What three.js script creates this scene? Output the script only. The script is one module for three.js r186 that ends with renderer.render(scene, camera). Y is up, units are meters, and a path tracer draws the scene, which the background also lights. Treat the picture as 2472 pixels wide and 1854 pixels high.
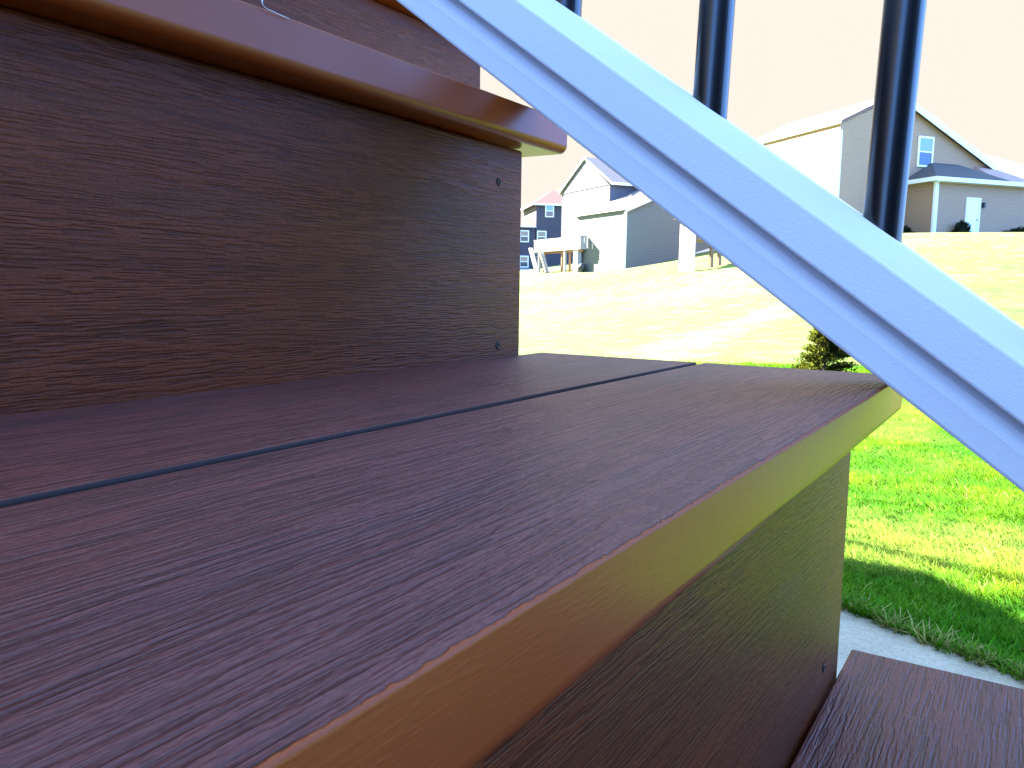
import * as THREE from 'three';
import { mergeGeometries } from 'three/addons/utils/BufferGeometryUtils.js';
import { ConvexGeometry } from 'three/addons/geometries/ConvexGeometry.js';

// ---------------------------------------------------------------- camera
const scene = new THREE.Scene();
const camera = new THREE.PerspectiveCamera(50.14, 1024 / 768, 0.01, 3000);
const CAM = new THREE.Vector3(0, 0.05534, 0.07132);
{
  const yaw = 0.56445, pitch = 0.11779, roll = 0.01454;
  const f = new THREE.Vector3(Math.cos(yaw) * Math.cos(pitch), -Math.sin(pitch), -Math.sin(yaw) * Math.cos(pitch));
  const r = new THREE.Vector3(Math.sin(yaw), 0, Math.cos(yaw));
  const u = new THREE.Vector3().crossVectors(r, f);
  const r2 = r.clone().multiplyScalar(Math.cos(roll)).addScaledVector(u, Math.sin(roll));
  const u2 = u.clone().multiplyScalar(Math.cos(roll)).addScaledVector(r, -Math.sin(roll));
  camera.position.copy(CAM);
  camera.quaternion.setFromRotationMatrix(new THREE.Matrix4().makeBasis(r2, u2, f.clone().negate()));
  camera.updateMatrixWorld(true);
}
scene.add(camera);

// ---------------------------------------------------------------- light
const EXPOSURE = 10.5;
const SUN = new THREE.Vector3(0.205, 0.521, -0.828).normalize();
{
  // hazy bright air round the sun and low down, deep blue overhead and away from the sun
  const w = 512, h = 256, a = new Float32Array(w * h * 4);
  const s = 1 / EXPOSURE, ss = (x, p, q) => { const t = Math.min(1, Math.max(0, (x - p) / (q - p))); return t * t * (3 - 2 * t); };
  const cream = [1.0, 0.925, 0.82], blue = [1.25, 3.05, 8.0], zenith = [1.1, 1.78, 2.35], ground = [0.25, 0.3, 0.12];
  for (let j = 0; j < h; j++) for (let i = 0; i < w; i++) {
    const ph = ((i + 0.5) / w - 0.5) * 2 * Math.PI, th = ((j + 0.5) / h - 0.5) * Math.PI;
    const x = Math.cos(th) * Math.cos(ph), y = Math.sin(th), z = Math.cos(th) * Math.sin(ph);
    const ang = Math.acos(Math.min(1, Math.max(-1, x * SUN.x + y * SUN.y + z * SUN.z))) * 180 / Math.PI;
    let haze = 1 - ss(ang, 79, 101);
    haze = Math.max(haze, 0.18 * Math.exp(-Math.max(0, y) / 0.10));
    haze *= 1 - 0.85 * ss(y, 0.40, 0.78);
    const b = ss(y, -0.06, -0.005), k = (j * w + i) * 4;
    for (let c = 0; c < 3; c++) {
      const deep = blue[c] + (zenith[c] - blue[c]) * ss(y, 0.3, 0.95), sky = deep * (1 - haze) + cream[c] * haze;
      a[k + c] = s * (ground[c] * (1 - b) + sky * b);
    }
    a[k + 3] = 1;
  }
  const t = new THREE.DataTexture(a, w, h, THREE.RGBAFormat, THREE.FloatType);
  t.mapping = THREE.EquirectangularReflectionMapping; t.magFilter = t.minFilter = THREE.LinearFilter; t.wrapS = THREE.RepeatWrapping; t.needsUpdate = true;
  scene.background = t; scene.environment = t;
}
const sun = new THREE.DirectionalLight(new THREE.Color().setRGB(1, 0.92, 0.80), 5);
sun.position.copy(SUN).multiplyScalar(60); sun.castShadow = true;
Object.assign(sun.shadow.camera, { left: -70, right: 70, top: 70, bottom: -70, near: 1, far: 220 });
sun.shadow.mapSize.set(4096, 4096);
scene.add(sun, sun.target);
const renderer = new THREE.WebGLRenderer({ antialias: true });
renderer.shadowMap.enabled = true;
renderer.toneMapping = THREE.LinearToneMapping;
renderer.toneMappingExposure = EXPOSURE;

// ---------------------------------------------------------------- helpers
let seed = 20240;
const rnd = () => { seed = (seed + 0x6d2b79f5) | 0; let t = Math.imul(seed ^ (seed >>> 15), 1 | seed); t = (t + Math.imul(t ^ (t >>> 7), 61 | t)) ^ t; return ((t ^ (t >>> 14)) >>> 0) / 4294967296; };
const clamp = (x, a = 0, b = 1) => Math.min(b, Math.max(a, x));
const sstep = (p, q, x) => { const t = clamp((x - p) / (q - p)); return t * t * (3 - 2 * t); };
const V = (x, y, z) => new THREE.Vector3(x, y, z);
const used = {};
const numbered = (n) => { const k = (used[n] = (used[n] ?? -1) + 1); return k ? n + '_' + String(k).padStart(3, '0') : n; };
function shade(o) { o.traverse((m) => { if (m.isMesh) { m.castShadow = true; m.receiveShadow = true; } }); return o; }
function tag(o, label, category, group) { o.userData.label = label; o.userData.category = category; if (group) o.userData.group = group; return o; }
function thing(name, label, category, pos = [0, 0, 0], turn = 0, group) {
  const g = new THREE.Group(); g.name = numbered(name); g.position.set(...pos); g.rotation.y = turn; scene.add(g);
  return tag(g, label, category, group);
}
function part(name, geos, mat, parent) {
  const list = Array.isArray(geos) ? geos : [geos];
  const flat = list.length > 1 ? list.map((g) => { const q = g.index ? g.toNonIndexed() : g; for (const k of Object.keys(q.attributes)) if (!['position', 'normal', 'uv'].includes(k)) q.deleteAttribute(k); if (!q.attributes.uv) q.setAttribute('uv', new THREE.BufferAttribute(new Float32Array(q.attributes.position.count * 2), 2)); return q; }) : list;
  const m = new THREE.Mesh(flat.length > 1 ? mergeGeometries(flat) : flat[0], mat);
  m.name = name; parent.add(m); return m;
}
function ground(name, geo, mat) { const m = new THREE.Mesh(geo, mat); m.name = name; m.userData.kind = 'structure'; scene.add(m); return m; }
const std = (rgb, roughness = 0.8, more = {}) => { const { bump, ...rest } = more; return new THREE.MeshStandardMaterial({ color: new THREE.Color().setRGB(...rgb), roughness, side: THREE.DoubleSide, ...rest }); };
const box = (w, h, d, x, y, z) => new THREE.BoxGeometry(w, h, d).translate(x, y, z);   // centred at x, y, z
const span = (x0, x1, y0, y1, z0, z1) => box(x1 - x0, y1 - y0, z1 - z0, (x0 + x1) / 2, (y0 + y1) / 2, (z0 + z1) / 2);
function hull(points) { return new ConvexGeometry(points.map((p) => V(...p))); }
function slab(points, t) { return hull([...points, ...points.map(([x, y, z]) => [x, y - t, z])]); }
function prism(points, z0, z1) {                                    // outline in x, y pulled from z0 to z1
  const s = new THREE.Shape(points.map(([x, y]) => new THREE.Vector2(x, y)));
  return new THREE.ExtrudeGeometry(s, { depth: z1 - z0, bevelEnabled: false }).translate(0, 0, z0);
}
function bar(a, b, r, r2 = r, n = 12) {
  const A = V(...a), B = V(...b), d = B.clone().sub(A), g = new THREE.CylinderGeometry(r2, r, d.length(), n, 1);
  g.applyQuaternion(new THREE.Quaternion().setFromUnitVectors(V(0, 1, 0), d.clone().normalize()));
  return g.translate((A.x + B.x) / 2, (A.y + B.y) / 2, (A.z + B.z) / 2);
}

// periodic value noise on a grid of nx by ny cells
function lattice(nx, ny, s) {
  let q = s | 0; const a = new Float32Array(nx * ny);
  for (let i = 0; i < a.length; i++) { q = (q + 0x6d2b79f5) | 0; let t = Math.imul(q ^ (q >>> 15), 1 | q); t = (t + Math.imul(t ^ (t >>> 7), 61 | t)) ^ t; a[i] = ((t ^ (t >>> 14)) >>> 0) / 4294967296; }
  return (u, v) => {                                                // u, v in 0..1
    const x = u * nx, y = v * ny; let i = Math.floor(x), j = Math.floor(y); let fx = x - i, fy = y - j;
    fx = fx * fx * (3 - 2 * fx); fy = fy * fy * (3 - 2 * fy);
    i = ((i % nx) + nx) % nx; j = ((j % ny) + ny) % ny; const i1 = (i + 1) % nx, j1 = (j + 1) % ny;
    const p = a[j * nx + i], r = a[j * nx + i1], t = a[j1 * nx + i], w = a[j1 * nx + i1];
    return p + (r - p) * fx + (t - p) * fy + (p - r - t + w) * fx * fy;
  };
}
function texture(w, h, f, channels, srgb) {                         // f(u, v) -> linear colour or one value
  const a = new Uint8Array(w * h * 4), enc = (x) => { x = clamp(x); return 255 * (srgb ? (x <= 0.0031308 ? 12.92 * x : 1.055 * Math.pow(x, 1 / 2.4) - 0.055) : x); };
  const out = [0, 0, 0];
  for (let j = 0, k = 0; j < h; j++) for (let i = 0; i < w; i++, k += 4) {
    const r = f((i + 0.5) / w, (j + 0.5) / h, out);
    if (channels === 1) { a[k] = a[k + 1] = a[k + 2] = clamp(r) * 255; } else { a[k] = enc(out[0]); a[k + 1] = enc(out[1]); a[k + 2] = enc(out[2]); }
    a[k + 3] = 255;
  }
  const t = new THREE.DataTexture(a, w, h, THREE.RGBAFormat);
  t.wrapS = t.wrapT = THREE.RepeatWrapping; t.magFilter = THREE.LinearFilter; t.minFilter = THREE.LinearMipmapLinearFilter; t.generateMipmaps = true;
  if (srgb) t.colorSpace = THREE.SRGBColorSpace;
  t.needsUpdate = true; return t;
}

// ---------------------------------------------------------------- stair dimensions (metres)
const XT = 0.6055, XR = 0.5706, XL = -0.62, RISE = 0.1904, LOW = 0.1982, RUN = 0.2618, DEPTH = 0.2834, THICK = 0.0262;
const BW = 0.1390, YG = -0.97, YSLAB = -0.952;

// a board: rounded outline in (z, y) drawn along x. uv.x runs along the board in metres / LEN, uv.y round the outline, the top face first
function boardOutline(w, t, rt, rb) {                               // z from -w to 0, y from -t to 0
  const P = []; const arc = (cz, cy, r, a0, a1, n = 7) => { for (let i = 0; i <= n; i++) { const a = a0 + (a1 - a0) * i / n; P.push([cz + r * Math.cos(a), cy + r * Math.sin(a), Math.cos(a), Math.sin(a)]); } };
  const h = Math.PI / 2;
  arc(-rt, -rt, rt, h, 0); arc(-rb, -t + rb, rb, 0, -h); arc(-w + rb, -t + rb, rb, -h, -2 * h); arc(-w + rt, -rt, rt, -2 * h, -3 * h);
  return P;                                                         // starts at the front end of the top face
}
function boardGeometry(x0, x1, outline, LEN, shiftU = 0, skin = false, segs = 1) {
  const P = [[...outline[outline.length - 1]], ...outline];         // top face first: back end, then round the front
  const s = [0]; for (let i = 1; i < P.length; i++) s.push(s[i - 1] + Math.hypot(P[i][0] - P[i - 1][0], P[i][1] - P[i - 1][1]));
  const L = s[s.length - 1], n = P.length, pos = [], nor = [], uv = [], idx = [];
  const cz = P.reduce((q, p) => q + p[0], 0) / n, cy = P.reduce((q, p) => q + p[1], 0) / n;
  const e = 0.0008, rings = [[x0, e], [x0 + e, 0]];
  for (let i = 1; i < segs; i++) rings.push([x0 + (x1 - x0) * i / segs, 0]);
  rings.push([x1 - e, 0], [x1, e]);
  rings.forEach(([x, inset]) => P.forEach((p, i) => { pos.push(x, p[1] - p[3] * inset, p[0] - p[2] * inset); nor.push(0, p[3], p[2]); uv.push(x / LEN + shiftU, i === 0 ? 0.012 : p[2] < -0.01 && i > 1 ? s[1] / L * 0.4 : skin && p[2] > 0.01 ? s[1] / L * (0.97 - 0.3 * (s[i] - s[1]) / L) : s[i] / L * (i === 1 ? skin ? 0.98 : 1 : 1)); }));
  const starts = [];
  for (const pass of [0, 1]) { if (pass) starts.push(idx.length); for (let r = 0; r + 1 < rings.length; r++) for (let i = 0; i + 1 < n; i++) { if ((i > (skin ? 2 : 6) && i < n - 9) !== !!pass) continue; const a = r * n + i, b = a + n; idx.push(a, a + 1, b, b, a + 1, b + 1); } }
  for (const [ri, sx] of [[0, -1], [rings.length - 1, 1]]) {        // end caps
    const base = pos.length / 3, x = rings[ri][0];
    pos.push(x, cy, cz); nor.push(sx, 0, 0); uv.push(x / LEN + shiftU, 0.62);
    P.forEach((p) => { pos.push(x, p[1] - p[3] * e, p[0] - p[2] * e); nor.push(sx, 0, 0); uv.push(x / LEN + shiftU + p[1] * 2, 0.62 + p[0] * 0.3); });
    for (let i = 0; i + 1 < n; i++) sx > 0 ? idx.push(base, base + 1 + i + 1, base + 1 + i) : idx.push(base, base + 1 + i, base + 2 + i);
  }
  const g = new THREE.BufferGeometry();
  g.setAttribute('position', new THREE.Float32BufferAttribute(pos, 3)); g.setAttribute('normal', new THREE.Float32BufferAttribute(nor, 3)); g.setAttribute('uv', new THREE.Float32BufferAttribute(uv, 2));
  g.setIndex(idx); g.userData.top = (s[1]) / L; g.addGroup(0, starts[0], 0); g.addGroup(starts[0], idx.length - starts[0], 1); return g;
}

// ---------------------------------------------------------------- composite board material: embossed streaky grain on the top face, smooth extruded edges
const TL = 0.72, outlineTread = boardOutline(BW, THICK, 0.0013, 0.0065), outlineBack = boardOutline(0.1388, THICK, 0.0016, 0.004);
const treadGeo = boardGeometry(XL, XT, outlineTread, TL), TOP = treadGeo.userData.top;
function grainFields(lenM, widM, s, opt) {                               // all sizes in metres
  const n = (l, w, k) => lattice(Math.max(2, Math.round(lenM / l)), Math.max(2, Math.round(widM / w)), s + k);
  return { fine: n(0.004, 0.0005, 1), a: n(opt.len ?? 0.02, opt.pitch ?? 0.001, 2), b: n(0.035, 0.0019, 3), c: n(0.07, 0.006, 4), d: n(0.2, 0.014, 5), e: n(0.35, 0.05, 6), warp: n(0.12, 0.05, 7), speck: n(0.0011, 0.0006, 8), edge: n(0.006, 0.3, 9), edge2: n(0.0016, 0.3, 10) };
}
function woodMaterial(lenM, widM, W, H, s, opt) {
  const F = grainFields(lenM, widM, s, opt);
  const faceOf = (u, v) => { if (!opt.top) return 1; const j = (F.edge(u, 0.5) - 0.5) * 0.0002 + (F.edge2(u, 0.5) - 0.5) * 0.0006; const m = v * widM; return sstep(0.0003, -0.0003, m - (opt.top * widM + 0.0004) + j) * sstep(-0.004, 0.0005, m + j); };
  const grooveOf = (u, v) => {
    const w = v + (F.warp(u, v) - 0.5) * (opt.warp ?? 0.0012) / widM * 2;
    const a = F.a(u, w), b = F.b(u, w + 0.37), c = F.c(u, w);
    const g1 = sstep(0.48, 0.66, a), g2 = sstep(0.66, 0.86, b);
    return clamp(0.75 * g1 * (0.45 + 0.7 * c) + 0.3 * g2 * (0.3 + c));
  };
  const bump = texture(W, H, (u, v) => { const f = faceOf(u, v), w = v + (F.warp(u, v) - 0.5) * (opt.warp ?? 0.0012) / widM * 2; return 0.8 - f * (0.6 * grooveOf(u, v) + 0.22 * (F.fine(u, w) - 0.5) + 0.1 * (F.speck(u, v) - 0.5)) - (1 - f) * 0.02 * F.fine(u, w) - (opt.top && f > 0.05 && f < 0.95 ? 0.3 : 0); }, 1, false);
  const map = texture(W, H, (u, v, o) => {
    const f = faceOf(u, v), w = v + (F.warp(u, v) - 0.5) * (opt.warp ?? 0.0012) / widM * 2, gr = grooveOf(u, v);
    let k = 0.82 + 0.14 * F.c(u, w) + 0.24 * F.d(u, w) - 0.04;
    const dark = sstep(0.62, 0.9, F.d(u + 0.31, w)) * sstep(0.35, 0.8, F.b(u, w));
    k *= 1 - 0.26 * dark; k *= 1 - opt.groove * gr; k *= 0.8 + 0.4 * F.speck(u, v);
    for (const [ku, kv, ru, rv] of opt.knots || []) { const q = Math.hypot((u - ku) / ru, (v - kv) / rv); if (q < 1.2) k *= 1 - 0.3 * sstep(1.1, 0.7, q); }
    const warm = F.e(u, w) * 0.7 + 0.3 * F.d(u, w + 0.5);
    const r = opt.rgb[0] * k * (0.92 + 0.25 * warm), g = opt.rgb[1] * k, b = opt.rgb[2] * k * (1.12 - 0.22 * warm);
    const seam = opt.top ? 1 - 0.55 * clamp(4 * f * (1 - f)) : 1;
    const ke = 0.92 + 0.16 * F.d(u, w) * 0.6 + 0.05 * F.b(u, w);
    const ed = opt.edge || opt.rgb;
    const cool = sstep(0.45, 0.75, F.d(u + 0.6, w) * 0.6 + F.e(u + 0.3, w) * 0.4);
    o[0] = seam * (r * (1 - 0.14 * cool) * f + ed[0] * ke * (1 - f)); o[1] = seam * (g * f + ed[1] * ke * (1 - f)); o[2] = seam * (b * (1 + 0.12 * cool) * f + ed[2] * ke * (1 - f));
  }, 3, true);
  const rough = opt.rough ?? 0.55;
  return new THREE.MeshPhysicalMaterial({ map, bumpMap: bump, bumpScale: opt.bump, roughness: rough, specularIntensity: opt.spec ?? 1, side: THREE.DoubleSide });
}
const PER = BW / TOP * (1 - 0.0026 / BW);
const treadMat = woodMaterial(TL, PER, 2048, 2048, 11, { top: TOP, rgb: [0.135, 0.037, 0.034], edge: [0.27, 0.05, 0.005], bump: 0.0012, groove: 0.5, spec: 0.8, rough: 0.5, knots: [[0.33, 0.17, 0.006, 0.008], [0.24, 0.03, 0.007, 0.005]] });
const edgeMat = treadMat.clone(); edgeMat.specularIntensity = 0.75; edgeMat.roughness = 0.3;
const grooveMat = std([0.022, 0.013, 0.016], 0.95);   // gap between the boards, its shade put into a near-black colour
const riserMat = woodMaterial(0.72, 0.2, 2048, 1024, 77, { rgb: [0.14, 0.032, 0.0105], bump: 0.0004, groove: 0.42, spec: 0.28, len: 0.012, pitch: 0.0006, warp: 0.0006, rough: 0.42 });

// ---------------------------------------------------------------- ground
const ctrl = [[0, 0, -0.97], [3, -2, -0.97], [3, 2, -0.97], [6, -1, -0.975], [5, 4, -0.97], [9.5, -2.4, -1.02], [9, -7, -1.0], [-6, -8, -0.97], [-6, 6, -0.97], [20, -9, -0.75], [22, -3, -0.3], [32, -14, -0.1], [34, -6, 1.3],
  [54.9, -25.3, 1.2], [60.5, -21.8, 2.8], [48.3, -9.6, 3.12], [57, -3, 3.2], [80.8, -49.9, 1.95], [49.8, -29.7, 0.8], [85, -46, 2.9], [70, 10, 4.2], [40, 25, 2.0], [0, 50, -1], [-60, 0, -1.2], [0, -70, -1.2], [100, 0, 4.5], [150, -80, 3.5], [60, -90, 0], [150, 80, 4], [-150, 150, -1], [-150, -150, -1]];
const heightAt = (() => {                                            // thin plate through the measured points
  const n = ctrl.length, U = (r2) => (r2 < 1e-9 ? 0 : 0.5 * r2 * Math.log(r2)), N = n + 3, A = Array.from({ length: N }, () => new Float64Array(N + 1));
  for (let i = 0; i < n; i++) { for (let j = 0; j < n; j++) A[i][j] = U((ctrl[i][0] - ctrl[j][0]) ** 2 + (ctrl[i][1] - ctrl[j][1]) ** 2) + (i === j ? 0.5 : 0); A[i][n] = A[n][i] = 1; A[i][n + 1] = A[n + 1][i] = ctrl[i][0]; A[i][n + 2] = A[n + 2][i] = ctrl[i][1]; A[i][N] = ctrl[i][2]; }
  for (let c = 0; c < N; c++) { let p = c; for (let r = c + 1; r < N; r++) if (Math.abs(A[r][c]) > Math.abs(A[p][c])) p = r; [A[c], A[p]] = [A[p], A[c]]; for (let r = 0; r < N; r++) if (r !== c) { const k = A[r][c] / A[c][c]; if (k) for (let q = c; q <= N; q++) A[r][q] -= k * A[c][q]; } }
  const w = A.map((row, i) => row[N] / row[i]);
  return (x, z) => { const d = Math.hypot(x, z), q = d > 170 ? 170 / d : 1; const X = x * q, Z = z * q; let h = w[n] + w[n + 1] * X + w[n + 2] * Z; for (let i = 0; i < n; i++) h += w[i] * U((X - ctrl[i][0]) ** 2 + (Z - ctrl[i][1]) ** 2); return YG + (h - YG) * sstep(4.2, 8, d); };
})();
const LAWN = { a: lattice(64, 64, 501), b: lattice(19, 23, 502), c: lattice(9, 7, 503), f: lattice(300, 300, 504), g: lattice(640, 640, 505) };
const lawnTex = texture(1024, 1024, (u, v, o) => {                   // 6 m square
  const k = 0.55 * LAWN.a(u, v) + 0.45 * LAWN.b(u, v), d = LAWN.f(u, v) * 0.5 + LAWN.g(u, v) * 0.5;
  const dryOrGlare = sstep(0.5, 0.8, LAWN.b(u + 0.4, v) * 0.5 + LAWN.f(u, v) * 0.5);
  const m = (0.6 + 0.8 * k) * (0.55 + 0.9 * d) * (1 + 0.1 * Math.sign(Math.sin((u * 2 + v * 2) * 6.28318)) * sstep(0, 0.5, Math.abs(Math.sin((u * 2 + v * 2) * 6.28318))));
  o[0] = m * (0.1 + 0.07 * dryOrGlare); o[1] = m * (0.165 + 0.01 * dryOrGlare); o[2] = m * (0.008 + 0.03 * dryOrGlare);
}, 3, true);
const lawnBump = texture(1024, 1024, (u, v) => 0.5 * LAWN.f(u, v) + 0.5 * LAWN.g(u, v), 1, false);
{
  const n = 300, c = (i) => { const t = (i / n) * 2 - 1; return Math.sinh(t * 4.6) / Math.sinh(4.6) * 900; };
  const pos = [], uv = [], col = [], idx = [], big = lattice(40, 40, 900), mid = lattice(160, 160, 901);
  for (let j = 0; j <= n; j++) for (let i = 0; i <= n; i++) {
    const x = c(i) + 20, z = c(j) - 8, d = Math.hypot(x, z); pos.push(x, heightAt(x, z), z); uv.push(x / 6, z / 6);
    const t = clamp(0.55 + 0.9 * (big(x / 400 + 0.5, z / 400 + 0.5) - 0.5) + 0.8 * (mid(x / 400 + 0.5, z / 400 + 0.5) - 0.5));
    const dryOrGlare = sstep(17, 46, d), lx = clamp((x - 11) / 15), tr = sstep(0.7, 0.1, Math.abs(z - (-4.35 - 1.9 * Math.sqrt(lx) * (1 - 0.25 * lx)))) * sstep(9, 13, x) * sstep(34, 22, x);   // a worn track crosses the slope                                    // lawn paled with distance: backlit glare put into its colour
    col.push(((0.6 + 0.6 * t) * (1 + 0.8 * dryOrGlare * t)) * (1 + 0.35 * tr), (0.8 + 0.35 * t) * (1 + 0.4 * dryOrGlare * t) * (1 + 0.15 * tr), (0.9 + 0.2 * t) * (1 + dryOrGlare * (0.6 + 3.4 * t * t) + 0.8 * sstep(6, 16, d) * t) * (1 + 3 * tr));
  }
  for (let j = 0; j < n; j++) for (let i = 0; i < n; i++) { const a = j * (n + 1) + i, b = a + n + 1; idx.push(a, b, a + 1, b, b + 1, a + 1); }
  const g = new THREE.BufferGeometry();
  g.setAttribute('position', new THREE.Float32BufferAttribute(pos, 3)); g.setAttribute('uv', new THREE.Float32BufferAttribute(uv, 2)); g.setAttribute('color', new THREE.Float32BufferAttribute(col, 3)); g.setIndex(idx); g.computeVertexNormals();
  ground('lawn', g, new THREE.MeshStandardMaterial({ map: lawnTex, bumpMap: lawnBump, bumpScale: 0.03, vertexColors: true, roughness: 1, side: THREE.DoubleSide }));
}
const slabEdge = (z) => 2.523 - 0.48 * z + 0.05 * z * z;
{
  const s = new THREE.Shape(); s.moveTo(-2.6, -1.2);
  for (let z = -2.2; z <= 2.6; z += 0.2) s.lineTo(slabEdge(z), z);
  s.lineTo(-2.6, 2.6); s.closePath();
  const g = new THREE.ExtrudeGeometry(s, { depth: 0.1, bevelEnabled: true, bevelSize: 0.008, bevelThickness: 0.008, bevelSegments: 2 }).rotateX(Math.PI / 2).translate(0, YSLAB - 0.008, 0);
  const a = lattice(500, 500, 61), b = lattice(120, 120, 62), c = lattice(11, 11, 63);
  const t = texture(512, 512, (u, v, o) => { const k = 0.8 + 0.22 * a(u, v) + 0.18 * b(u, v) - 0.25 * c(u, v); o[0] = 0.47 * k; o[1] = 0.41 * k; o[2] = 0.32 * k; }, 3, true);
  const bp = texture(512, 512, (u, v) => 0.6 * a(u, v) + 0.4 * b(u, v), 1, false);
  ground('concrete_path', g, new THREE.MeshStandardMaterial({ map: t, bumpMap: bp, bumpScale: 0.004, roughness: 0.9, side: THREE.DoubleSide }));
}

// ---------------------------------------------------------------- houses on the rise
const sidingBump = texture(64, 64, (u, v) => (v * 8) % 1, 1, false), sidingA = lattice(9, 32, 321);
const sidingTex = texture(256, 256, (u, v, o) => { const k = 0.94 + 0.1 * sidingA(u, v) - (((v * 8) % 1) < 0.1 ? 0.14 : 0); o[0] = o[1] = o[2] = k; }, 3, true);
const siding = (rgb) => std(rgb, 0.75, { map: sidingTex, bumpMap: sidingBump, bumpScale: 0.02 });
const shA = lattice(24, 32, 331), shB = lattice(6, 5, 332);
const shingleTex = texture(256, 256, (u, v, o) => { const k = 0.7 + 0.4 * shA(u, v) + 0.2 * shB(u, v) - (((v * 16) % 1) < 0.14 ? 0.18 : 0); o[0] = o[1] = o[2] = k; }, 3, true);
const shingle = (rgb) => std(rgb, 0.92, { map: shingleTex });
const TRIM = std([0.78, 0.79, 0.78], 0.55), GLASS = std([0.10, 0.12, 0.15], 0.08, { metalness: 0.5 }), GLASS_SKY = std([0.22, 0.25, 0.28], 0.06, { metalness: 0.75 });
const GUTTER = std([0.74, 0.76, 0.75], 0.45), FOUND = std([0.42, 0.43, 0.44], 0.9);
function metres(g) {                                                 // uv in metres / 0.9 from whichever way a face looks
  const q = g.index ? g.toNonIndexed() : g, p = q.attributes.position, n = p.count, uv = new Float32Array(n * 2); q.computeVertexNormals(); const N = q.attributes.normal;
  for (let i = 0; i < n; i++) { const ax = Math.abs(N.getX(i)), ay = Math.abs(N.getY(i)), az = Math.abs(N.getZ(i)); uv[2 * i] = (ax > az ? p.getZ(i) : p.getX(i)) / 0.9; uv[2 * i + 1] = (ay > 0.92 ? p.getZ(i) : p.getY(i)) / 0.9; }
  q.setAttribute('uv', new THREE.BufferAttribute(uv, 2)); return q;
}
const wallPart = (geo, mat, parent, name = 'wall') => part(name, metres(geo), mat, parent);
function windowAt(x, y, w, h, z, parent, side = 0) {                 // double-hung window on a wall that faces +z (side 0) or -x (side 1)
  const f = 0.11, d = 0.06, g = [];
  g.push(span(x, x + f, y, y + h, z, z + d), span(x + w - f, x + w, y, y + h, z, z + d), span(x + f, x + w - f, y, y + f, z, z + d), span(x + f, x + w - f, y + h - f, y + h, z, z + d), span(x + f, x + w - f, y + h / 2 - 0.04, y + h / 2 + 0.04, z, z + d * 0.8));
  const panes = [span(x + f, x + w - f, y + f, y + h / 2 - 0.04, z, z + 0.02), span(x + f, x + w - f, y + h / 2 + 0.04, y + h - f, z, z + 0.035)];
  const W = part('window', g, TRIM, parent);
  panes.forEach((p, i) => part('pane', p, i ? GLASS_SKY : GLASS, W)); return W;
}
const TURN = (d) => d * Math.PI / 180;

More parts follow.
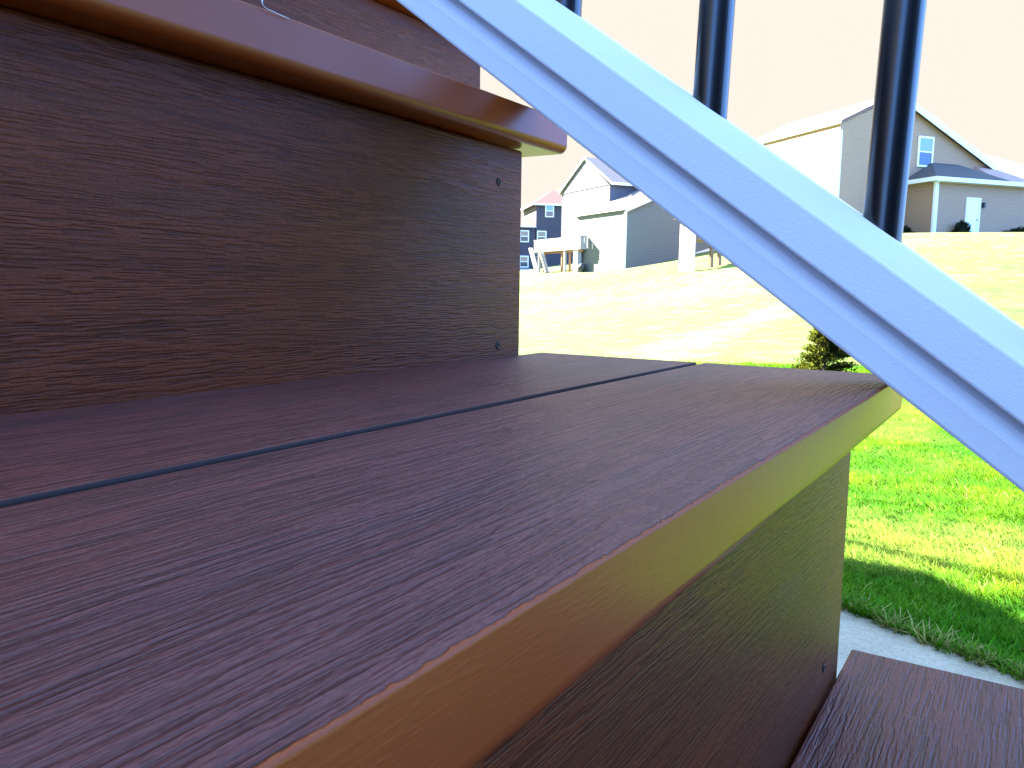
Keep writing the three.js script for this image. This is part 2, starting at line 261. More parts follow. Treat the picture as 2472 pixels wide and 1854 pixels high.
{ // tan gabled house at the right
  const h = thing('gabled_house', 'tan sided gabled house with white door at the top of the lawn, right', 'house', [48.32, 3.2, -9.61], TURN(-38.66));
  const tan = siding([0.36, 0.235, 0.15]), roofM = shingle([0.17, 0.115, 0.10]);
  wallPart(prism([[0, -1], [0, 5.97], [3.62, 7.6], [10.8, 4.2], [10.8, -1]], -9, 0), tan, h);
  wallPart(span(4.86, 17.5, -1, 2.95, -10.5, 2), tan, h);
  const main = part('roof', metres(slab([[-0.04, 6.1, 0.12], [3.62, 7.86, 0.12], [3.62, 7.86, -9.3], [-0.04, 6.1, -9.3]], 0.16)), roofM, h);
  part('roof', metres(slab([[3.63, 7.86, 0.3], [10.95, 4.36, 0.3], [10.95, 4.36, -9.3], [3.63, 7.86, -9.3]], 0.16)), roofM, h);
  part('rake_board', [    hull([[3.64, 7.48, 0.3], [3.64, 7.87, 0.3], [10.97, 3.98, 0.3], [10.97, 4.37, 0.3], [3.64, 7.48, 0.36], [3.64, 7.87, 0.36], [10.97, 3.98, 0.36], [10.97, 4.37, 0.36]])], TRIM, h);
  part('gutter', span(-0.12, -0.045, 5.93, 6.0, -9.2, 0.1), GUTTER, h);
  part('roof', metres(hull([[4.45, 3.1, 2.4], [9.95, 3.1, 2.4], [9.95, 3.1, 0.02], [4.45, 3.1, 0.02], [6.5, 4.25, 0.02], [8.4, 4.25, 0.02]])), shingle([0.075, 0.072, 0.075]), h).userData.label = 'hip roof over the porch, shade put into its dark colour';  // shaded copy of the shingle colour
  part('roof', metres(hull([[9.0, 3.1, 2.39], [18, 3.1, 2.39], [18, 3.1, -11], [9.0, 3.1, -11], [11.2, 6.3, -4.4], [12.6, 6.3, -4.4]])), shingle([0.40, 0.27, 0.24]), h).userData.label = 'reddish roof, sunlight put into its pale colour';  // sunlit copy of the shingle colour
  part('fascia', [span(4.4, 18.05, 2.86, 3.09, 2.4, 2.5), span(4.35, 4.45, 2.86, 3.09, 0.3, 2.5)], GUTTER, h);
  part('soffit', span(4.46, 17.9, 2.86, 2.9, 2.0, 2.39), TRIM, h);
  part('corner_post', span(4.8, 5.04, -0.1, 2.86, 1.92, 2.06), TRIM, h);
  part('downspout', span(3.3, 3.38, 0.1, 2.9, 0.02, 0.1), TRIM, h);
  part('corner_board', span(-0.03, 0.14, 0, 5.6, -0.02, 0.03), TRIM, h);
  windowAt(5.38, 3.96, 1.12, 1.7, 0.01, h);
  const d = part('door', span(7.2, 7.96, 0.05, 2.02, 2.0, 2.05), std([0.82, 0.82, 0.8], 0.4), h);
  part('door_frame', [span(7.06, 7.2, 0, 2.14, 2, 2.08), span(7.96, 8.1, 0, 2.14, 2, 2.08), span(7.2, 7.96, 2.02, 2.14, 2, 2.08)], TRIM, d);
  part('handle', [new THREE.SphereGeometry(0.04, 10, 8).translate(7.88, 0.95, 2.11), bar([7.88, 0.95, 2.04], [7.88, 0.95, 2.1], 0.02)], std([0.3, 0.28, 0.25], 0.3, { metalness: 1 }), d);
  part('wall_lamp', [span(8.24, 8.36, 1.62, 1.86, 2.02, 2.16), span(8.22, 8.38, 1.86, 1.9, 2.02, 2.19)], std([0.03, 0.03, 0.035], 0.5), h);
  part('foundation', span(4.84, 17.4, -1, 0.08, 1.98, 2.02), FOUND, h);
  part('roof_vent', span(10.6, 11.6, 6.0, 6.2, -3.9, -3.7), std([0.2, 0.2, 0.2], 0.8), h);
}
{ // blue grey house in the middle
  const h = thing('grey_house', 'blue grey gabled house with sunlit left side and white rake trim, centre', 'house', [54.94, 1.26, -25.32], TURN(-32.66));
  const blue = siding([0.125, 0.14, 0.135]), navy = siding([0.09, 0.10, 0.125]), roofM = shingle([0.2, 0.17, 0.17]);
  wallPart(prism([[0, -1.5], [0, 4.45], [5.2, 6.6], [8.4, 5.3], [8.4, -1.5]], -7, 0), blue, h);
  part('foundation', hull([[0.9, -1, 0.02], [8.4, -1, 0.02], [0.9, 0.02, 0.02], [8.4, 2.15, 0.02], [0.9, -1, 0.06], [8.4, -1, 0.06], [0.9, 0.02, 0.06], [8.4, 2.15, 0.06]]), std([0.6, 0.62, 0.64], 0.8), h);
  part('corner_board', [span(-0.04, 0.16, -0.5, 4.3, -0.04, 0.04)], TRIM, h);
  part('roof', metres(slab([[-0.09, 4.58, 0.35], [5.2, 6.82, 0.35], [5.2, 6.82, -7.2], [-0.09, 4.58, -7.2]], 0.14)), roofM, h);
  part('roof', metres(slab([[5.21, 6.82, 0.35], [8.9, 5.3, 0.35], [8.9, 5.3, -7.2], [5.21, 6.82, -7.2]], 0.14)), roofM, h);
  part('rake_board', [hull([[-0.18, 4.2, 0.35], [-0.18, 4.57, 0.35], [5.18, 6.46, 0.35], [5.18, 6.83, 0.35], [-0.18, 4.2, 0.42], [-0.18, 4.57, 0.42], [5.18, 6.46, 0.42], [5.18, 6.83, 0.42]]),
    hull([[5.22, 6.46, 0.35], [5.22, 6.83, 0.35], [8.92, 4.94, 0.35], [8.92, 5.31, 0.35], [5.22, 6.46, 0.42], [5.22, 6.83, 0.42], [8.92, 4.94, 0.42], [8.92, 5.31, 0.42]])], TRIM, h);
  part('gutter', span(-0.17, -0.095, 4.4, 4.5, -7.1, 0.3), GUTTER, h);
  // upper storey behind
  wallPart(span(2.36, 13, 2, 6.95, -14, -6), navy, h);
  part('roof', metres(slab([[2.28, 7.12, -5.6], [13.3, 7.12, -5.6], [13.3, 9.6, -10], [2.28, 9.6, -10]], 0.15)), roofM, h);
  part('roof', metres(slab([[2.28, 9.6, -10.01], [13.3, 9.6, -10.01], [13.3, 7.12, -14.4], [2.28, 7.12, -14.4]], 0.15)), roofM, h);
  wallPart(hull([[2.32, 6.96, -6.05], [2.32, 6.96, -13.95], [2.32, 9.4, -10], [2.5, 6.96, -6.05], [2.5, 6.96, -13.95], [2.5, 9.4, -10]]), navy, h, 'gable');
  part('rake_board', [hull([[2.2, 6.95, -5.58], [2.2, 7.14, -5.58], [2.2, 9.44, -10], [2.2, 9.63, -10], [2.275, 6.95, -5.58], [2.275, 7.14, -5.58], [2.275, 9.44, -10], [2.275, 9.63, -10]]), hull([[2.2, 6.95, -14.42], [2.2, 7.14, -14.42], [2.2, 9.44, -10.01], [2.2, 9.63, -10.01], [2.275, 6.95, -14.42], [2.275, 7.14, -14.42], [2.275, 9.44, -10.01], [2.275, 9.63, -10.01]])], TRIM, h);
  part('fascia', span(2.26, 13.3, 6.9, 7.1, -5.6, -5.48), GUTTER, h);
}
{ // dark house far behind
  const h = thing('dark_house', 'dark navy two-storey house with reddish roof, farthest left behind the pale deck', 'house', [80.77, 2.03, -49.94], TURN(-47.66));
  const dark = siding([0.045, 0.042, 0.06]), roofM = shingle([0.2, 0.095, 0.08]);
  wallPart(span(1.56, 7.6, -1, 7.4, -8, 0), dark, h);
  wallPart(span(-5, 1.5, -1, 4.85, -6, -0.1), dark, h);
  part('roof', metres(hull([[1.1, 7.5, 0.4], [8, 7.5, 0.4], [8, 7.5, -8.4], [1.1, 7.5, -8.4], [4.3, 9.5, -3.6], [5, 9.5, -4.4]])), roofM, h);
  part('fascia', [span(1.05, 8.05, 7.28, 7.49, 0.4, 0.5), span(1.0, 1.1, 7.28, 7.49, -8.4, 0.5)], GUTTER, h);
  part('roof', metres(hull([[-5.4, 4.97, 0.3], [1.49, 4.97, 0.3], [1.49, 6.0, -2.6], [-5.4, 6.0, -2.6], [-5.4, 4.97, -2.6], [1.49, 4.97, -2.6]])), roofM, h);
  part('fascia', span(-5.45, 1.5, 4.78, 4.96, 0.3, 0.4), GUTTER, h);
  for (const [x, y, w, hh, z] of [[2.58, 6.0, 1.03, 1.4, 0.01], [1.68, 3.1, 1.1, 1.34, 0.01], [5.2, 3.1, 1.1, 1.32, 0.01], [-0.3, 3.12, 1.06, 1.34, -0.09], [-0.3, 0.25, 1.06, 1.34, -0.09]]) windowAt(x, y, w, hh, z, h);
  part('foundation', span(-5, 7.6, -1, 0.1, -0.08, 0.04), std([0.55, 0.57, 0.6], 0.8), h);
  part('chimney', metres(span(5.9, 6.5, 7.6, 9.6, -5.6, -5)), std([0.3, 0.17, 0.13], 0.9), h);
}
{ // pale raised deck along the sunlit side of the middle house
  const O = [54.94, 1.26, -25.32], R = TURN(-32.66);
  const d = thing('raised_deck', 'pale raised wooden deck on posts with steps, left of the grey house', 'deck', O, R);
  const white = std([0.34, 0.32, 0.29], 0.8), wood = std([0.36, 0.17, 0.075], 0.85);
  for (let k = 0; k < 18; k++) part('floor_board', span(-0.55, -0.07, 2.0, 2.04, -13.4 + k * 0.44, -12.968 + k * 0.44), wood, d);
  part('rim_board', [span(-0.61, -0.55, 1.78, 2.06, -13.4, -5.32), span(-0.55, -0.07, 1.78, 2.06, -5.32, -5.26), span(-0.55, -0.07, 1.78, 2.06, -13.46, -13.4)], white, d);
  for (let z = -12.8; z < -5.5; z += 1.2) part('joist', span(-0.53, -0.08, 1.78, 1.99, z - 0.03, z + 0.03), wood, d);
  part('beam', span(-0.4, -0.28, 1.6, 1.78, -13, -5.4), wood, d);
  part('handrail', [span(-0.65, -0.53, 2.74, 2.81, -13.4, -5.26), span(-0.55, -0.07, 2.74, 2.81, -5.36, -5.26)], white, d);
  for (let z = -13.35; z < -5.4; z += 0.24) part('baluster', span(-0.62, -0.57, 2.06, 2.74, z, z + 0.2), white, d);
  for (let x = -0.5; x < -0.12; x += 0.24) part('baluster', span(x, x + 0.2, 2.06, 2.74, -5.34, -5.29), white, d);
  for (const z of [-12.7, -8.1]) part('post', span(-0.55, -0.39, -1.5, 1.78, z, z + 0.2), white, d);
  part('post', span(-0.55, -0.2, -1.5, 1.78, -6.5, -5.8), white, d);
  for (const z of [-12.1, -8.9, -7.6]) part('post', span(-0.35, -0.21, -1.5, 1.78, z, z + 0.14), wood, d);
  for (const x of [-1.0, -1.9]) part('stringer', hull([[x, 2.05, -11.7], [x, 2.05, -11.0], [x, -0.7, -9.2], [x, -0.7, -9.9], [x - 0.08, 2.05, -11.7], [x - 0.08, 2.05, -11.0], [x - 0.08, -0.7, -9.2], [x - 0.08, -0.7, -9.9]]), white, d);
  for (let i = 0; i < 9; i++) part('step', span(-1.9, -1.0, 1.78 - i * 0.25, 1.82 - i * 0.25, -11.4 + i * 0.17, -11.12 + i * 0.17), white, d);
  const P = V(-0.45, 0, -5.2).applyAxisAngle(V(0, 1, 0), R).add(V(...O));
  const g = thing('barbecue_grill', 'small black kettle grill standing under the pale deck', 'grill', [P.x, P.y, P.z]);
  const bk = std([0.03, 0.03, 0.035], 0.5);
  part('bowl', new THREE.SphereGeometry(0.32, 18, 10, 0, 6.2832, Math.PI / 2, Math.PI / 2).translate(0, 0.35, 0), bk, g); part('lid', new THREE.SphereGeometry(0.325, 18, 10, 0, 6.2832, 0, Math.PI / 2).translate(0, 0.37, 0), bk, g);
  for (const a of [0.5, 2.6, 4.7]) part('leg', bar([0.14 * Math.cos(a), 0.2, 0.14 * Math.sin(a)], [0.28 * Math.cos(a), -0.5, 0.28 * Math.sin(a)], 0.02), bk, g);
}
{ // a child's wooden play tower on the slope
  const h = thing('play_tower', 'pale wooden play tower with two brown posts, on the slope under the white rail', 'playhouse', [37.3, 1.03, -12.75], TURN(-32));
  const pale = std([0.36, 0.33, 0.29], 0.8), wood = std([0.22, 0.12, 0.06], 0.85);
  for (let k = 0; k < 6; k++) part('side_board', span(-0.62, -0.585, -0.4, 2.1, -0.62 - k * 0.2, -0.43 - k * 0.2), pale, h);
  part('platform', span(-0.58, 1.3, 1.3, 1.4, -1.6, -0.44), wood, h);
  for (const x of [0.28, 0.75]) part('post', span(x, x + 0.15, -0.4, 2.3, -0.5, -0.36), wood, h);
  part('beam', span(-0.7, 1.5, 2.12, 2.3, -0.52, -0.34), wood, h);
  part('roof', hull([[-0.8, 2.31, -0.2], [1.6, 2.31, -0.2], [-0.8, 2.31, -1.9], [1.6, 2.31, -1.9], [-0.8, 3, -1.05], [1.6, 3, -1.05]]), wood, h);
}
// shrubs against the tan house and a young conifer on the lawn
function leafy(n, shapeFn, size, mat, parent, name) {
  const pos = [], nor = [];
  for (let i = 0; i < n; i++) {
    const [c, out] = shapeFn(i); const s = size * (0.6 + 0.8 * rnd());
    const d = V(rnd() - 0.5, rnd() - 0.3, rnd() - 0.5).add(out.clone().multiplyScalar(0.9)).normalize(), t = V(rnd() - 0.5, rnd() - 0.5, rnd() - 0.5).cross(d).normalize();
    const a = c.clone().addScaledVector(t, -s * 0.22), b = c.clone().addScaledVector(t, s * 0.22), e = c.clone().addScaledVector(d, s), m = c.clone().addScaledVector(d, s * 0.55), nn = d.clone().cross(t).normalize();
    m.addScaledVector(nn, s * 0.12);
    for (const p of [a, b, m, a, m, e, m, b, e]) { pos.push(p.x, p.y, p.z); }
    for (let k = 0; k < 9; k++) nor.push(nn.x, nn.y, nn.z);
  }
  const g = new THREE.BufferGeometry(); g.setAttribute('position', new THREE.Float32BufferAttribute(pos, 3)); g.setAttribute('normal', new THREE.Float32BufferAttribute(nor, 3));
  return part(name, g, mat, parent);
}
const leafMat = (rgb) => new THREE.MeshPhysicalMaterial({ color: new THREE.Color().setRGB(...rgb), roughness: 0.85, side: THREE.DoubleSide, transmission: 0.4, thickness: 0, specularIntensity: 0.2 });
function shrub(label, at, r, hgt, rgb) {
  const s = thing('shrub', label, 'shrub', at, 0, 'shrubs along the tan house wall');
  leafy(900, () => { const a = rnd() * 6.283, u = rnd(), q = Math.sqrt(rnd()); const k = 0.75 + 0.35 * Math.sin(a * 3 + r * 9) * Math.cos(u * 5); const c = V(Math.cos(a) * q * r * k * (1 - u * 0.55), u * hgt * (1.05 - 0.4 * q) * k + 0.04, Math.sin(a) * q * r * k * (1 - u * 0.55)); return [c, c.clone().normalize()]; }, 0.16, leafMat(rgb), s, 'foliage');
  part('stem', [bar([0, -0.3, 0], [0.04, hgt * 0.6, 0.02], 0.03, 0.012), bar([0.02, 0, 0], [-r * 0.4, hgt * 0.6, 0.1], 0.02, 0.008), bar([0, 0, 0.02], [r * 0.4, hgt * 0.55, -0.05], 0.02, 0.008)], std([0.1, 0.07, 0.05], 0.9), s);
}
{
  const at = (x, z) => { const p = V(x, 0, z).applyAxisAngle(V(0, 1, 0), TURN(-38.66)).add(V(48.32, 0, -9.61)); return [p.x, 3.22, p.z]; };
  shrub('round green shrub beside the white door of the tan house', at(6.45, 2.45), 0.6, 0.9, [0.2, 0.26, 0.12]);
  shrub('low dark spreading shrub right of the white door', at(10.6, 2.6), 1.15, 0.6, [0.15, 0.2, 0.09]);
  shrub('small shrub left of the white corner post', at(3.95, 1.0), 0.45, 0.45, [0.16, 0.22, 0.11]);
}
{
  const x = 9.70, z = -1.89, y = heightAt(x, z), t = thing('conifer', 'young bushy conifer growing on the lawn beyond the stair tread', 'tree', [x, y, z]);
  part('trunk', bar([0, -0.1, 0], [0, 0.86, 0], 0.022, 0.006, 9), std([0.09, 0.06, 0.04], 0.9), t);
  const H = 0.92, R = 0.36, tiers = [];
  for (let i = 0; i < 300; i++) { const u = Math.pow(rnd(), 0.8); const a = rnd() * 6.283, L = R * (1 - u) * (0.75 + 0.4 * rnd()) + 0.02; tiers.push([u * H * 0.94 + 0.02, a, L]); }
  leafy(24000, (i) => { const [h, a, L] = tiers[i % tiers.length]; const q = Math.pow(rnd(), 0.7), j = 0.06; const c = V(Math.cos(a) * L * q + (rnd() - 0.5) * j, h + L * (0.25 * q - 0.05) + (rnd() - 0.5) * j * 0.8, Math.sin(a) * L * q + (rnd() - 0.5) * j); return [c, V(Math.cos(a), 0.55, Math.sin(a))]; }, 0.028, leafMat([0.3, 0.34, 0.045]), t, 'crown');
  const br = tiers.slice(0, 90).map(([h, a, L]) => bar([0, h, 0], [Math.cos(a) * L * 0.9, h + L * 0.2, Math.sin(a) * L * 0.9], 0.004, 0.0015, 5));
  part('branch', br, std([0.09, 0.06, 0.04], 0.9), t);
}

// ---------------------------------------------------------------- the home that stands behind the deck and shades the stairs
{
  const h = thing('home', 'two-storey sided house behind the deck at the head of the stairs', 'house', [0, 0, 0]);
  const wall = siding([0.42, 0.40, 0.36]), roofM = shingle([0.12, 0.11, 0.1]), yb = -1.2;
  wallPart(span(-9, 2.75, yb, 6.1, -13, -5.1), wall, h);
  part('roof', metres(hull([[-9.4, 6.2, -4.7], [3.1, 6.2, -4.7], [3.1, 6.2, -13.4], [-9.4, 6.2, -13.4], [-9.4, 9, -9], [3.1, 9, -9]])), roofM, h);
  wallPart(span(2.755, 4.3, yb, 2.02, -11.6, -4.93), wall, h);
  part('roof', metres(hull([[2.76, 2.03, -4.88], [4.36, 2.03, -4.88], [4.36, 4.85, -8.3], [2.76, 4.85, -8.3], [2.76, 2.03, -11.72], [4.36, 2.03, -11.72]])), roofM, h);
  for (const x of [-6, -0.6]) windowAt(x, 3.6, 1.2, 1.5, -5.09, h);
  part('patio_door', [span(-3.4, -1.4, 0.39, 2.5, -5.09, -5.05)], GLASS, h);
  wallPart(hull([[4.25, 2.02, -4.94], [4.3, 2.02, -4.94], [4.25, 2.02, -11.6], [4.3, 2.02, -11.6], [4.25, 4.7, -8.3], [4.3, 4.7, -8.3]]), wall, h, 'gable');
  const p = thing('guyed_pole', 'slim pole with a stay wire standing beside the house', 'pole', [5.05, YG, -7.1]);
  part('pole', bar([0, -0.2, 0], [0, 4.75, 0], 0.03, 0.025), std([0.3, 0.3, 0.3], 0.6), p);
  part('stay', bar([0, 4.7, 0], [-0.62, 4.45, -0.1], 0.02), std([0.2, 0.2, 0.2], 0.6), p);
}

{  // unseen light blocker, added to darken the left of the risers
  const h = thing('blocker_hedge', 'unseen tall evergreen hedge facing the foot of the stairs', 'blocker_hedge', [-2.9, YG, 2.15]);
  const X = 3.2, Z = 0.5, H = 2.45;
  part('stem', span(-X + 0.15, X - 0.15, -0.1, H - 0.15, -Z + 0.15, Z - 0.15), std([0.03, 0.035, 0.02], 1), h).userData.label = 'dark twiggy inside';
  leafy(9000, () => { const k = rnd(); let x = (rnd() * 2 - 1) * X, y = rnd() * H, z = (rnd() * 2 - 1) * Z, o; if (k < 0.62) { z = (k < 0.5 ? -1 : 1) * Z; o = V(0, 0.3, Math.sign(z)); } else if (k < 0.8) { y = H; o = V(0, 1, 0); } else { x = (k < 0.9 ? -1 : 1) * X; o = V(Math.sign(x), 0.3, 0); } return [V(x + (rnd() - 0.5) * 0.12, y + (rnd() - 0.5) * 0.08, z + (rnd() - 0.5) * 0.12), o]; }, 0.1, leafMat([0.04, 0.06, 0.02]), h, 'foliage');
}

// ---------------------------------------------------------------- the staircase
const SCREW = std([0.035, 0.03, 0.028], 0.5, { metalness: 0.6 }), DARK = std([0.012, 0.01, 0.009], 0.9);
function screw(parent, x, y, z) {
  const s = part('screw', new THREE.LatheGeometry([[0, -0.0006], [0.0012, -0.0006], [0.0014, 0.0003], [0.0021, 0.0003], [0.0024, -0.0004]].map(([a, b]) => new THREE.Vector2(a, b)), 20).rotateX(Math.PI / 2).translate(x, y, z + 0.0005), SCREW, parent);
  part('screw_recess', new THREE.TorusGeometry(0.0027, 0.0005, 8, 24).scale(1, 1, 0.35).translate(x, y, z + 0.0002), DARK, s);
}
const riserOutlineBoard = (h) => boardOutline(h, 0.019, 0.003, 0.003);
function riserBoard(x0, x1, h, shift) {                              // stands on y = 0, front face at z = 0; its face takes the whole texture
  const g = boardGeometry(x0, x1, riserOutlineBoard(h), 0.72, shift), uv = g.attributes.uv, p = g.attributes.position;
  for (let i = 0; i < uv.count; i++) uv.setY(i, (p.getZ(i) + h) / 0.2 + (p.getY(i) < -0.006 ? 0.5 : 0));
  return g.rotateX(Math.PI / 2);
}
const stairs = thing('staircase', 'dark brown composite deck stairs with two-board treads and overhanging nosing', 'stairs', [0, 0, 0]);
const levels = [[RISE, -RUN], [0, 0], [-LOW, RUN], [-LOW - 0.19, 2 * RUN], [-LOW - 0.38, 3 * RUN], [-LOW - 0.57, 4 * RUN]];
levels.forEach(([y, z], k) => {
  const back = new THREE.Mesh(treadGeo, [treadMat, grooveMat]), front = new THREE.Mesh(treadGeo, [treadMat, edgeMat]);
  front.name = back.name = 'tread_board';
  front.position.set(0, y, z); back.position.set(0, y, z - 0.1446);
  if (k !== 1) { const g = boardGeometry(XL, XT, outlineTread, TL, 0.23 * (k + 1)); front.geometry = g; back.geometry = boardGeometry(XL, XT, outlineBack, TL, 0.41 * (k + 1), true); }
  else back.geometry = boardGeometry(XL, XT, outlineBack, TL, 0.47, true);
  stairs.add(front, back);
  // riser below this tread's nose
  const yb = k + 1 < levels.length ? levels[k + 1][0] : YSLAB;
  const h = y - THICK - yb - 0.0015 + (k + 1 < levels.length ? 0.022 : 0);
  const r = part('riser_board', riserBoard(XL + 0.035, XR, h, 0.31 * k), riserMat, stairs);
  const zf = z + (DEPTH - RUN) * -1 - (k === 0 ? 0 : 0.0027);
  r.position.set(0, y - THICK - 0.0008 - h, zf);
  const yr = y - THICK - 0.0008 - h;
  if (k === 0) { screw(r, 0.5368, 0.135 - yr, 0); screw(r, 0.5383, 0.0095 - yr, 0); }
  if (k === 1) { screw(r, 0.5216, -0.1796 - yr, 0); }
});
for (const x of [-0.56, 0, 0.53]) {                                  // sawn stringers under the treads
  const pts = [[0.55, 0.0]]; const s = [];
  levels.forEach(([y, z], i) => { s.push([i ? levels[i - 1][1] - 0.045 : z - DEPTH + 0.002, y - THICK - 0.001], [z - 0.045, y - THICK - 0.001]); });
  s.push([4 * RUN - 0.045, YSLAB], [4 * RUN - 0.4, YSLAB], [-0.545, RISE - 0.26]);
  const sh = new THREE.Shape(s.map(([z, y]) => new THREE.Vector2(z, y)));
  const g = new THREE.ExtrudeGeometry(sh, { depth: 0.038, bevelEnabled: false }).rotateY(-Math.PI / 2).translate(x + 0.019, 0, 0);
  part('stringer', g, std([0.2, 0.14, 0.08], 0.9), stairs);
}

// ---------------------------------------------------------------- the deck at the head of the stairs
{
  const d = thing('deck', 'brown composite deck edge above the top tread, with fascia board', 'deck', [0, 0, 0]);
  const f = part('fascia_board', riserBoard(-4, 0.8885, 0.21, 0.13), riserMat, d); f.position.set(0, 0.146, -0.5452);
  screw(f, 0.8574, 0.3034 - 0.146, 0);
  const sf = part('fascia_board', riserBoard(0.02, 4.5, 0.21, 0.53), riserMat, d); sf.rotation.y = Math.PI / 2; sf.position.set(0.8885, 0.146, -0.5452); 
  const bg = boardGeometry(-4, 0.91, boardOutline(BW, THICK, 0.0045, 0.0065), TL, 0.19);
  for (let i = 0; i < 31; i++) { const b = part('deck_board', bg, [treadMat, edgeMat], d); b.position.set(0, 0.3834, -0.524 - i * 0.1445); }
  for (const [x, z] of [[0.75, -0.75], [0.75, -4.6], [-2, -0.75], [-2, -4.6]]) part('post', span(x - 0.07, x + 0.07, YG - 0.1, 0.35, z - 0.07, z + 0.07), std([0.2, 0.14, 0.08], 0.9), d);
}

// ---------------------------------------------------------------- the stair railing
{
  const r = thing('stair_railing', 'white sloping stair rail with black round balusters', 'railing', [0, 0, 0]);
  const slope = -0.7411, n = Math.hypot(1, slope), X0 = 0.51, C0 = 0.0039;
  const orange = lattice(220, 220, 41), o2 = lattice(60, 60, 42);
  const vinylBump = texture(512, 512, (u, v) => 0.6 * orange(u, v) + 0.4 * o2(u, v), 1, false);
  const white = new THREE.MeshPhysicalMaterial({ color: new THREE.Color().setRGB(0.84, 0.87, 0.93), roughness: 0.42, bumpMap: vinylBump, bumpScale: 0.00012, side: THREE.DoubleSide });
  const black = new THREE.MeshPhysicalMaterial({ color: new THREE.Color().setRGB(0.006, 0.006, 0.008), roughness: 0.3, clearcoat: 0.4, clearcoatRoughness: 0.15, side: THREE.DoubleSide });
  // half of the outline (away from the middle, up): the other half mirrors it. 0 = face towards the steps
  const half = [[0.025, 0], [0.0038, 0], [0.0026, 0.0005], [0.002, 0.002], [0.002, 0.0150], [0.0028, 0.0190], [0.0058, 0.0232], [0.0105, 0.0264], [0.0112, 0.0282], [-0.0048, 0.0284], [-0.0058, 0.0289], [-0.0062, 0.0300], [-0.0062, 0.0512], [-0.0058, 0.0523], [-0.0046, 0.0533], [0.0075, 0.0650], [0.0085, 0.0657], [0.0097, 0.0658], [0.025, 0.0655]];
  const full = [...half.slice(1, -1), ...half.slice(1, -1).reverse().map(([x, h]) => [0.05 - x, h])];
  function railGeo(z0, z1) {
    const pos = [], uv = [], idx = [], m = full.length; let s = 0;
    for (let i = 0; i < m; i++) {
      const a = full[i], b = full[(i + 1) % m]; const L = Math.hypot(b[0] - a[0], b[1] - a[1]);
      const base = pos.length / 3;
      for (const [q, ss] of [[a, s], [b, s + L]]) for (const z of [z0, z1]) { pos.push(X0 + q[0], C0 + slope * z + q[1] / n, z + q[1] * -slope / n); uv.push(z * n / 0.12, ss / 0.12); }
      idx.push(base, base + 1, base + 2, base + 2, base + 1, base + 3); s += L;
    }
    const g = new THREE.BufferGeometry(); g.setAttribute('position', new THREE.Float32BufferAttribute(pos, 3)); g.setAttribute('uv', new THREE.Float32BufferAttribute(uv, 2)); g.setIndex(idx); g.computeVertexNormals(); return g;
  }
  part('bottom_rail', railGeo(-0.56, 1.02), white, r);
  const top = part('top_rail', railGeo(-0.56, 1.02), white, r); top.position.set(0, 0.86, 0.02);
  const xc = X0 + 0.0225;
  for (let k = -4; k <= 9; k++) {
    const z = -0.0083 - 0.1083 * k, y = C0 + slope * z + 0.05;
    if (z < -0.54 || z > 1.0) continue;
    const b = part('baluster', bar([xc, y, z - 0.0013], [xc, y + 0.85, z + 0.0252], 0.0113, 0.0113, 48), black, r);
  }
  for (const [z, y0, y1] of [[-0.62, 0.3838, 1.45], [1.07, YSLAB, 0.35]]) { const p = part('post', span(xc - 0.05, xc + 0.05, y0, y1, z - 0.05, z + 0.05), white, r); part('post_cap', new THREE.ConeGeometry(0.085, 0.04, 4).rotateY(Math.PI / 4).translate(xc, y1 + 0.021, z), white, p); }
}
// a shred of cobweb on the upper nosing
{
  const c = thing('cobweb', 'white shred of cobweb stuck on the upper tread nosing', 'cobweb', [0.2889, 0.1895, -0.2612]);
  const pts = (l) => new THREE.TubeGeometry(new THREE.CatmullRomCurve3(l.map((p) => V(...p))), 24, 0.00022, 5);
  part('strand', [pts([[0, 0.012, -0.004], [-0.001, 0.006, 0.001], [0.001, 0.001, 0.0015], [0.008, 0.0002, 0.001], [0.018, -0.0002, 0.0006]]), pts([[-0.002, 0.013, -0.004], [0.001, 0.007, 0], [0.0005, 0.0015, 0.0012]])], std([0.8, 0.8, 0.8], 0.8), c);
}

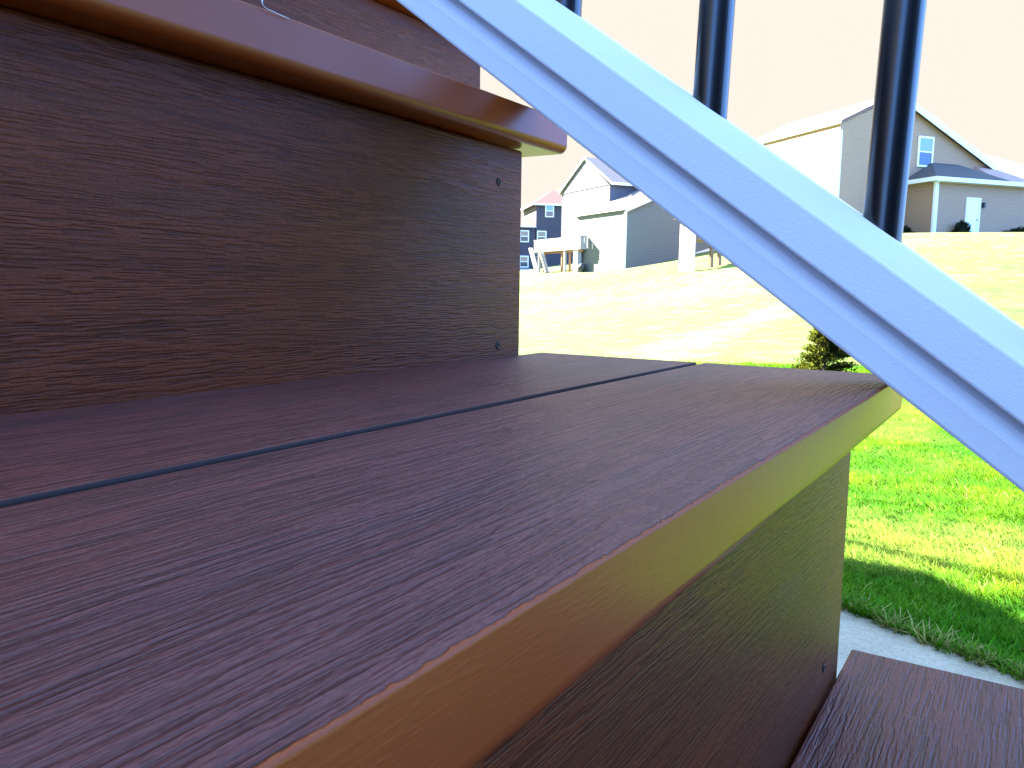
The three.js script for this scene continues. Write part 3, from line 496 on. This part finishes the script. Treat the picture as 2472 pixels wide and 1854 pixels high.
// ---------------------------------------------------------------- grass: blades near the stairs
{
  const pos = [], nor = [], idx = [];
  for (let k = 0; k < 7; k++) {
    const a = rnd() * 6.283, r = 0.012 * rnd(), L = 0.028 + 0.03 * rnd(), lean = 0.3 + 0.9 * rnd(), w = 0.0016 + 0.0012 * rnd(), bx = Math.cos(a * 3) * r, bz = Math.sin(a * 3) * r, dx = Math.cos(a), dz = Math.sin(a), base = pos.length / 3;
    for (let i = 0; i <= 3; i++) { const t = i / 3, out = L * lean * t * t * 0.7, y = L * t * (1 - 0.25 * lean * t), ww = w * (1 - t * 0.85); for (const s of [-1, 1]) { pos.push(bx + dx * out - dz * ww * s, y, bz + dz * out + dx * ww * s); nor.push(dx * 0.3, 0.9, dz * 0.3); } }
    for (let i = 0; i < 3; i++) { const q = base + i * 2; idx.push(q, q + 1, q + 2, q + 2, q + 1, q + 3); }
  }
  const g = new THREE.BufferGeometry(); g.setAttribute('position', new THREE.Float32BufferAttribute(pos, 3)); g.setAttribute('normal', new THREE.Float32BufferAttribute(nor, 3)); g.setIndex(idx);
  const mat = new THREE.MeshPhysicalMaterial({ color: 0xffffff, roughness: 1, specularIntensity: 0.05, transmission: 0.35, thickness: 0, side: THREE.DoubleSide });
  const M = new THREE.Matrix4(), Q = new THREE.Quaternion(), E = new THREE.Euler(), list = [], nz = lattice(37, 37, 71), nz2 = lattice(140, 140, 72), nz3 = lattice(13, 13, 73);
  const add = (r, n, a0, a1, sc) => { for (let i = 0; i < n; i++) { const R = Math.sqrt(r[0] * r[0] + rnd() * (r[1] * r[1] - r[0] * r[0])), a = a0 + rnd() * (a1 - a0); const x = CAM.x + R * Math.cos(a), z = CAM.z - R * Math.sin(a), e = x - slabEdge(z); if (z > -2.2 && e < 0.005 - 0.03 * rnd()) continue; list.push([x, z, sc * (0.75 + 0.6 * rnd()), e]); } };
  add([2.2, 4.2], 52000, -0.3, 0.42, 1); add([4.2, 7.5], 80000, -0.16, 0.34, 1.15); add([7.5, 10], 36000, -0.1, 0.5, 1.2); add([9.5, 12], 14000, -0.1, 0.5, 1.1);
  const im = new THREE.InstancedMesh(g, mat, list.length), C = new THREE.Color();
  list.forEach(([x, z, s, e], i) => {
    E.set((rnd() - 0.5) * 0.3, rnd() * 6.283, (rnd() - 0.5) * 0.3); Q.setFromEuler(E); const fringe = e < 0.09 ? 1 - e / 0.09 : 0;
    const t = nz(x / 12, z / 12) * 0.6 + nz2(x / 12, z / 12) * 0.4, big = sstep(0.35, 0.75, nz3(x / 12, z / 12) * 0.6 + nz(x / 12 + 0.3, z / 12) * 0.4), ss = s * (1 + 0.5 * fringe * rnd());
    im.setMatrixAt(i, M.compose(V(x, heightAt(x, z) - 0.004, z), Q, V(ss, ss * (0.75 + 0.5 * t), ss)));
    const dryp = rnd() < 0.025 + 0.4 * fringe ? 1 : 0, k = (0.7 + 0.6 * rnd()) * (0.75 + 0.5 * t);
    C.setRGB(k * (dryp ? 0.4 : 0.05 + 0.12 * t * t + 0.1 * big), k * (dryp ? 0.37 : 0.25 + 0.04 * big), k * (dryp ? 0.12 : 0.003 + 0.03 * big)); im.setColorAt(i, C);
  });
  im.name = 'grass'; im.userData.kind = 'stuff'; im.userData.label = 'short green lawn grass growing beside the concrete path'; im.userData.category = 'grass'; scene.add(im);
}
shade(scene);
renderer.render(scene, camera);
